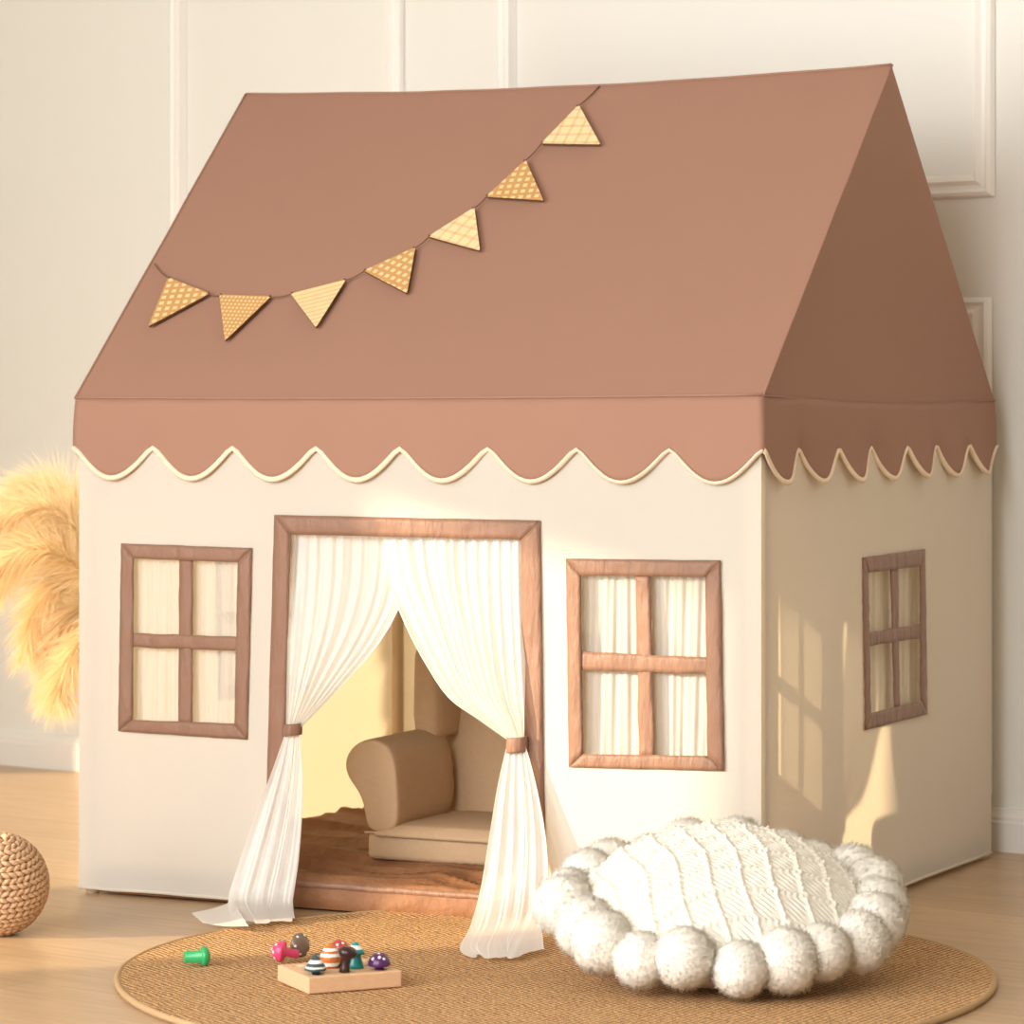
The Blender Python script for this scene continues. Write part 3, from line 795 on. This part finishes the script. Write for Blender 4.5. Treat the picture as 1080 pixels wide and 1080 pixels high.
def place(name, prof, mats, mis, loc, label, rot=None, spots=None, n=28, group=None):
    m = MB(); Mx = Matrix.Translation(loc) @ (rot.to_4x4() if rot else Matrix.Identity(4))
    m.lathe(prof, Mx, n, mis)
    if spots:
        for (th, i, mi, rad) in spots:
            r, z = prof[i]; r2, z2 = prof[min(i+1, len(prof)-1)]; rm = (r+r2)/2; zm = (z+z2)/2
            nrm = V(((z2-z), 0, -(r2-r))).normalized()
            nrm = V((nrm.x*math.cos(th), nrm.x*math.sin(th), nrm.z)); p = V((rm*math.cos(th), rm*math.sin(th), zm))
            q = nrm.to_track_quat('Z', 'X').to_matrix()
            m.sphere(Mx @ p, rad, 12, 6, (1, 1, .25), Mx.to_3x3() @ q, mi)
    return tag(m.build(name, mats), label, 'toy', 'painted wooden toadstool pegs')
def dome(R, H, z0=0, stem=.006, sh=.0, steps=9, p=.5):
    pr = [(stem, z0-sh)] if sh else []
    pr += [(stem, z0), (R*.93, z0+.0005)]
    for k in range(steps+1):
        a = PI/2*k/steps; pr.append((max(.0004, R*math.cos(a)), z0+.002+H*math.sin(a)))
    return pr
def cone(R, H, z0, k=10, belly=1.25):
    pr = [(.0055, z0-.006), (.0055, z0), (R*.9, z0+.0005)]
    for i in range(k+1):
        f = i/k; pr.append((max(.0006, R*(1-f**belly)), z0+.002+H*f))
    return pr
pr = cone(.0150, .0215, .004, 10, 1.25)
place('toy_peg', pr, [P_teal, P_white], [0, 0, 0, 0, 1, 0, 0, 1, 1, 0, 0, 0, 0], topo(333, 1027), 'dark teal and white striped cone peg at the front of the board')
pr = [(.0105, 0), (.0115, .003), (.0135, .008), (.0145, .012), (.0140, .016), (.0125, .020), (.0108, .0235), (.0085, .027), (.006, .0295), (.003, .0315), (.0008, .0325)]
place('toy_peg', pr, [P_orange, P_white], [0, 1, 0, 0, 1, 0, 1, 0, 0, 0], topo(348.5, 1020.5), 'orange peg with white bands standing beside the striped cone')
pr = [(.0075, 0), (.0062, .006), (.0058, .014), (.0065, .019), (.0105, .0215), (.0125, .025), (.0130, .028), (.0110, .032), (.0065, .0345), (.001, .035)]
place('toy_peg', pr, [P_black], None, topo(363, 1025.5), 'dark maroon toadstool peg tilted forward in the board centre', Matrix.Rotation(math.radians(10), 3, 'Y'))
pr = dome(.0125, .012, .022, .006, .022)
place('toy_peg', pr, [P_red, P_white], None, topo(358, 1019), 'red toadstool peg half hidden behind the dark one', None, [(-1.8, 6, 1, .002), (-.9, 7, 1, .002)])
pr = [(.0115, 0), (.0105, .006), (.008, .013), (.0075, .018), (.0125, .0195), (.0125, .022), (.0100, .026), (.0055, .031), (.0035, .034), (.0008, .0355)]
place('toy_peg', pr, [P_aqua, P_white], [0, 0, 0, 0, 0, 0, 1, 0, 0], topo(375, 1021), 'turquoise toadstool peg with pointed cap standing in the board')
pr = dome(.0155, .0165, .0045, .006, .006)
place('toy_peg', pr, [P_purple, P_white], None, topo(400, 1022.5), 'purple toadstool peg with white spots at the right of the board', None, [(-1.5, 7, 1, .0024), (-2.3, 6, 1, .0024), (-1.0, 6, 1, .002), (-1.7, 10, 1, .002)])
pr = dome(.0150, .0170, .020, .006, .020)
g = ground(299, 1018, RUGZ)
place('toy_peg', pr, [P_pink, P_white], None, V((g.x+.020, g.y+.012, RUGZ+.0135)), 'pink toadstool peg fallen against the board corner', Matrix.Rotation(math.radians(-30), 3, 'Z') @ Matrix.Rotation(math.radians(-82), 3, 'Y') @ Matrix.Rotation(math.radians(20), 3, 'X'),
      [(-1.6, 7, 1, .0024), (-2.4, 6, 1, .0022), (-.6, 6, 1, .0022), (-1.2, 9, 1, .0022), (2.6, 7, 1, .0022)])
g = ground(314, 1013, RUGZ)
pr = dome(.0175, .009, .012, .006, .012)
place('toy_peg', pr, [P_taupe, P_white], None, V((g.x-.008, g.y+.018, RUGZ+.0172)), 'taupe toadstool peg with white dots propped on edge behind the board', Matrix.Rotation(math.radians(50), 3, 'Z') @ Matrix.Rotation(math.radians(78), 3, 'X'),
      [(k*1.05, 6, 1, .002) for k in range(6)])
# green peg lying on the rug
g0 = ground(193, 1020, RUGZ); ax = V((.94, .30, 0)).normalized(); 
q = ax.to_track_quat('Z', 'Y').to_matrix()
pr = [(.0072, 0), (.0084, .001), (.0086, .0235), (.0100, .0238), (.0130, .0245), (.0140, .0280), (.0125, .0320), (.0075, .0355), (.001, .0365)]
place('toy_peg', pr, [P_green], None, V((g0.x+.001, g0.y+.008, RUGZ+.0125)), 'green wooden peg lying on its side on the rug', q)
# ------------------------------------------------------------------ pampas grass in a vase behind the tent
PYd = 6.15
def pp(px, py, dy=0.0):
    y = PYd+dy; return V(((px-PX)*y/F, y, CH-(py-PY)*y/F))
vz = pp(150, 640); vb = V((vz.x, PYd, 0))
m = MB()
m.lathe([(.055, 0), (.075, .02), (.095, .10), (.098, .17), (.080, .25), (.050, .31), (.038, .34), (.042, .365), (.036, .365), (.030, .34)], Matrix.Translation(vb), 40)
tag(m.build('vase', M_vase), 'pale round vase behind the tent holding the pampas grass', 'vase')
mouth = vb+EZ*.345
PLUMES = [
    [(100, 600, 0), (78, 556, -.02), (42, 535, -.04), (2, 545, -.06), (-34, 580, -.08)],
    [(102, 590, .03), (84, 538, .04), (58, 515, .06), (26, 514, .08), (-6, 532, .10)],
    [(100, 620, -.03), (72, 590, -.06), (34, 580, -.09), (-4, 600, -.1), (-30, 640, -.12)],
    [(100, 610, .0), (78, 606, .02), (52, 622, .02), (34, 650, .03), (27, 690, .02)],
    [(104, 640, .05), (88, 640, .05), (68, 660, .04), (54, 692, .03), (50, 732, .02)],
    [(108, 600, .06), (92, 585, .1), (66, 575, .12), (30, 590, .14), (0, 620, .15)],
    [(108, 650, .0), (96, 668, .0), (78, 690, -.02), (66, 716, -.03), (62, 738, -.04)],
    [(104, 600, .06), (90, 570, .06), (66, 560, .02), (30, 562, .02), (-2, 590, .0)],
]
random.seed(11)
for i, P in enumerate(PLUMES):
    ax = [pp(*p) for p in P]
    m = MB()
    st = [mouth-EZ*.30+V((.006*(i-2.5), .005*(i % 3-1), 0)), mouth+V((.004*(i-2.5), .004*(i % 3-1), 0)), (mouth+ax[0])/2+V((.015, 0, .03)), ax[0]]
    stem = [cr(st, k/14) for k in range(15)]
    core = [cr(ax, k/20) for k in range(21)]
    allp = stem+core[1:]
    m.tube(allp, [.0022-.0016*k/(len(allp)-1) for k in range(len(allp))], 6, mi=1)
    nh = 2300
    for h in range(nh):
        f = random.random()**.9; p = cr(ax, f); d = (cr(ax, min(1, f+.03))-cr(ax, max(0, f-.03))).normalized()
        rnd = V([random.gauss(0, 1) for _ in range(3)]).normalized(); sidev = (rnd-d*rnd.dot(d)).normalized()
        ln = random.uniform(.045, .115)*(1.1-.45*f)
        dir_ = (d*.9+sidev*random.uniform(.35, 1.3)).normalized()
        p1 = p+dir_*ln*.5; p2 = p1+(dir_+V((0, 0, -.35))).normalized()*ln*.6
        wv = dir_.cross(V((0, 1, 0)) if abs(dir_.y) < .9 else V((1, 0, 0))).normalized()*.00055
        wv = wv if random.random() < .5 else wv.cross(dir_)
        m.add([p-wv, p+wv, p1+wv, p1-wv, p2], [(0, 1, 2, 3), (3, 2, 4)])
    tag(m.build('pampas_grass', [M_pamp, M_stem]), 'fluffy golden pampas grass plume showing past the left edge of the tent', 'dried grass', 'pampas grass plumes in the vase')
# ------------------------------------------------------------------ light
wd = bpy.data.worlds.new('world'); S.world = wd; wd.use_nodes = True
bg = wd.node_tree.nodes['Background']; bg.inputs[0].default_value = (1.0, .82, .63, 1); bg.inputs[1].default_value = .35
sun = bpy.data.lights.new('sun', 'SUN'); sun.energy = 5.8; sun.angle = math.radians(1.4); sun.color = (1, .80, .52)
so = bpy.data.objects.new('sun', sun); COL.objects.link(so)
sd = V((.969, .245, -.26)); so.rotation_euler = sd.to_track_quat('-Z', 'Y').to_euler(); so.location = (-5, 2, 3)
ar = bpy.data.lights.new('window_daylight', 'AREA'); ar.shape = 'RECTANGLE'; ar.size = 2.8; ar.size_y = 1.9; ar.energy = 122; ar.color = (1, .985, .985)  # added fill lamp in front of the solid left wall, no window there
ao = bpy.data.objects.new('window_daylight', ar); COL.objects.link(ao); ao.location = (XL+.03, 2.3, 1.25)
ao.rotation_euler = V((1, .0, -.0)).to_track_quat('-Z', 'Y').to_euler()
a2 = bpy.data.lights.new('room_daylight', 'AREA'); a2.shape = 'RECTANGLE'; a2.size = 2.6; a2.size_y = 2.0; a2.energy = 205; a2.color = (1, .985, .985)  # added fill lamp behind the camera, lifts back wall, tent front and roof
o2 = bpy.data.objects.new('room_daylight', a2); COL.objects.link(o2); o2.location = (-2.2, -.9, 2.4)
o2.rotation_euler = (V((-.2, 6, .8))-V(o2.location)).to_track_quat('-Z', 'Y').to_euler()
S.view_settings.view_transform = 'Standard'; S.view_settings.look = 'None'; S.view_settings.gamma = 1; S.view_settings.use_curve_mapping = False
S.view_settings.exposure = 0.44
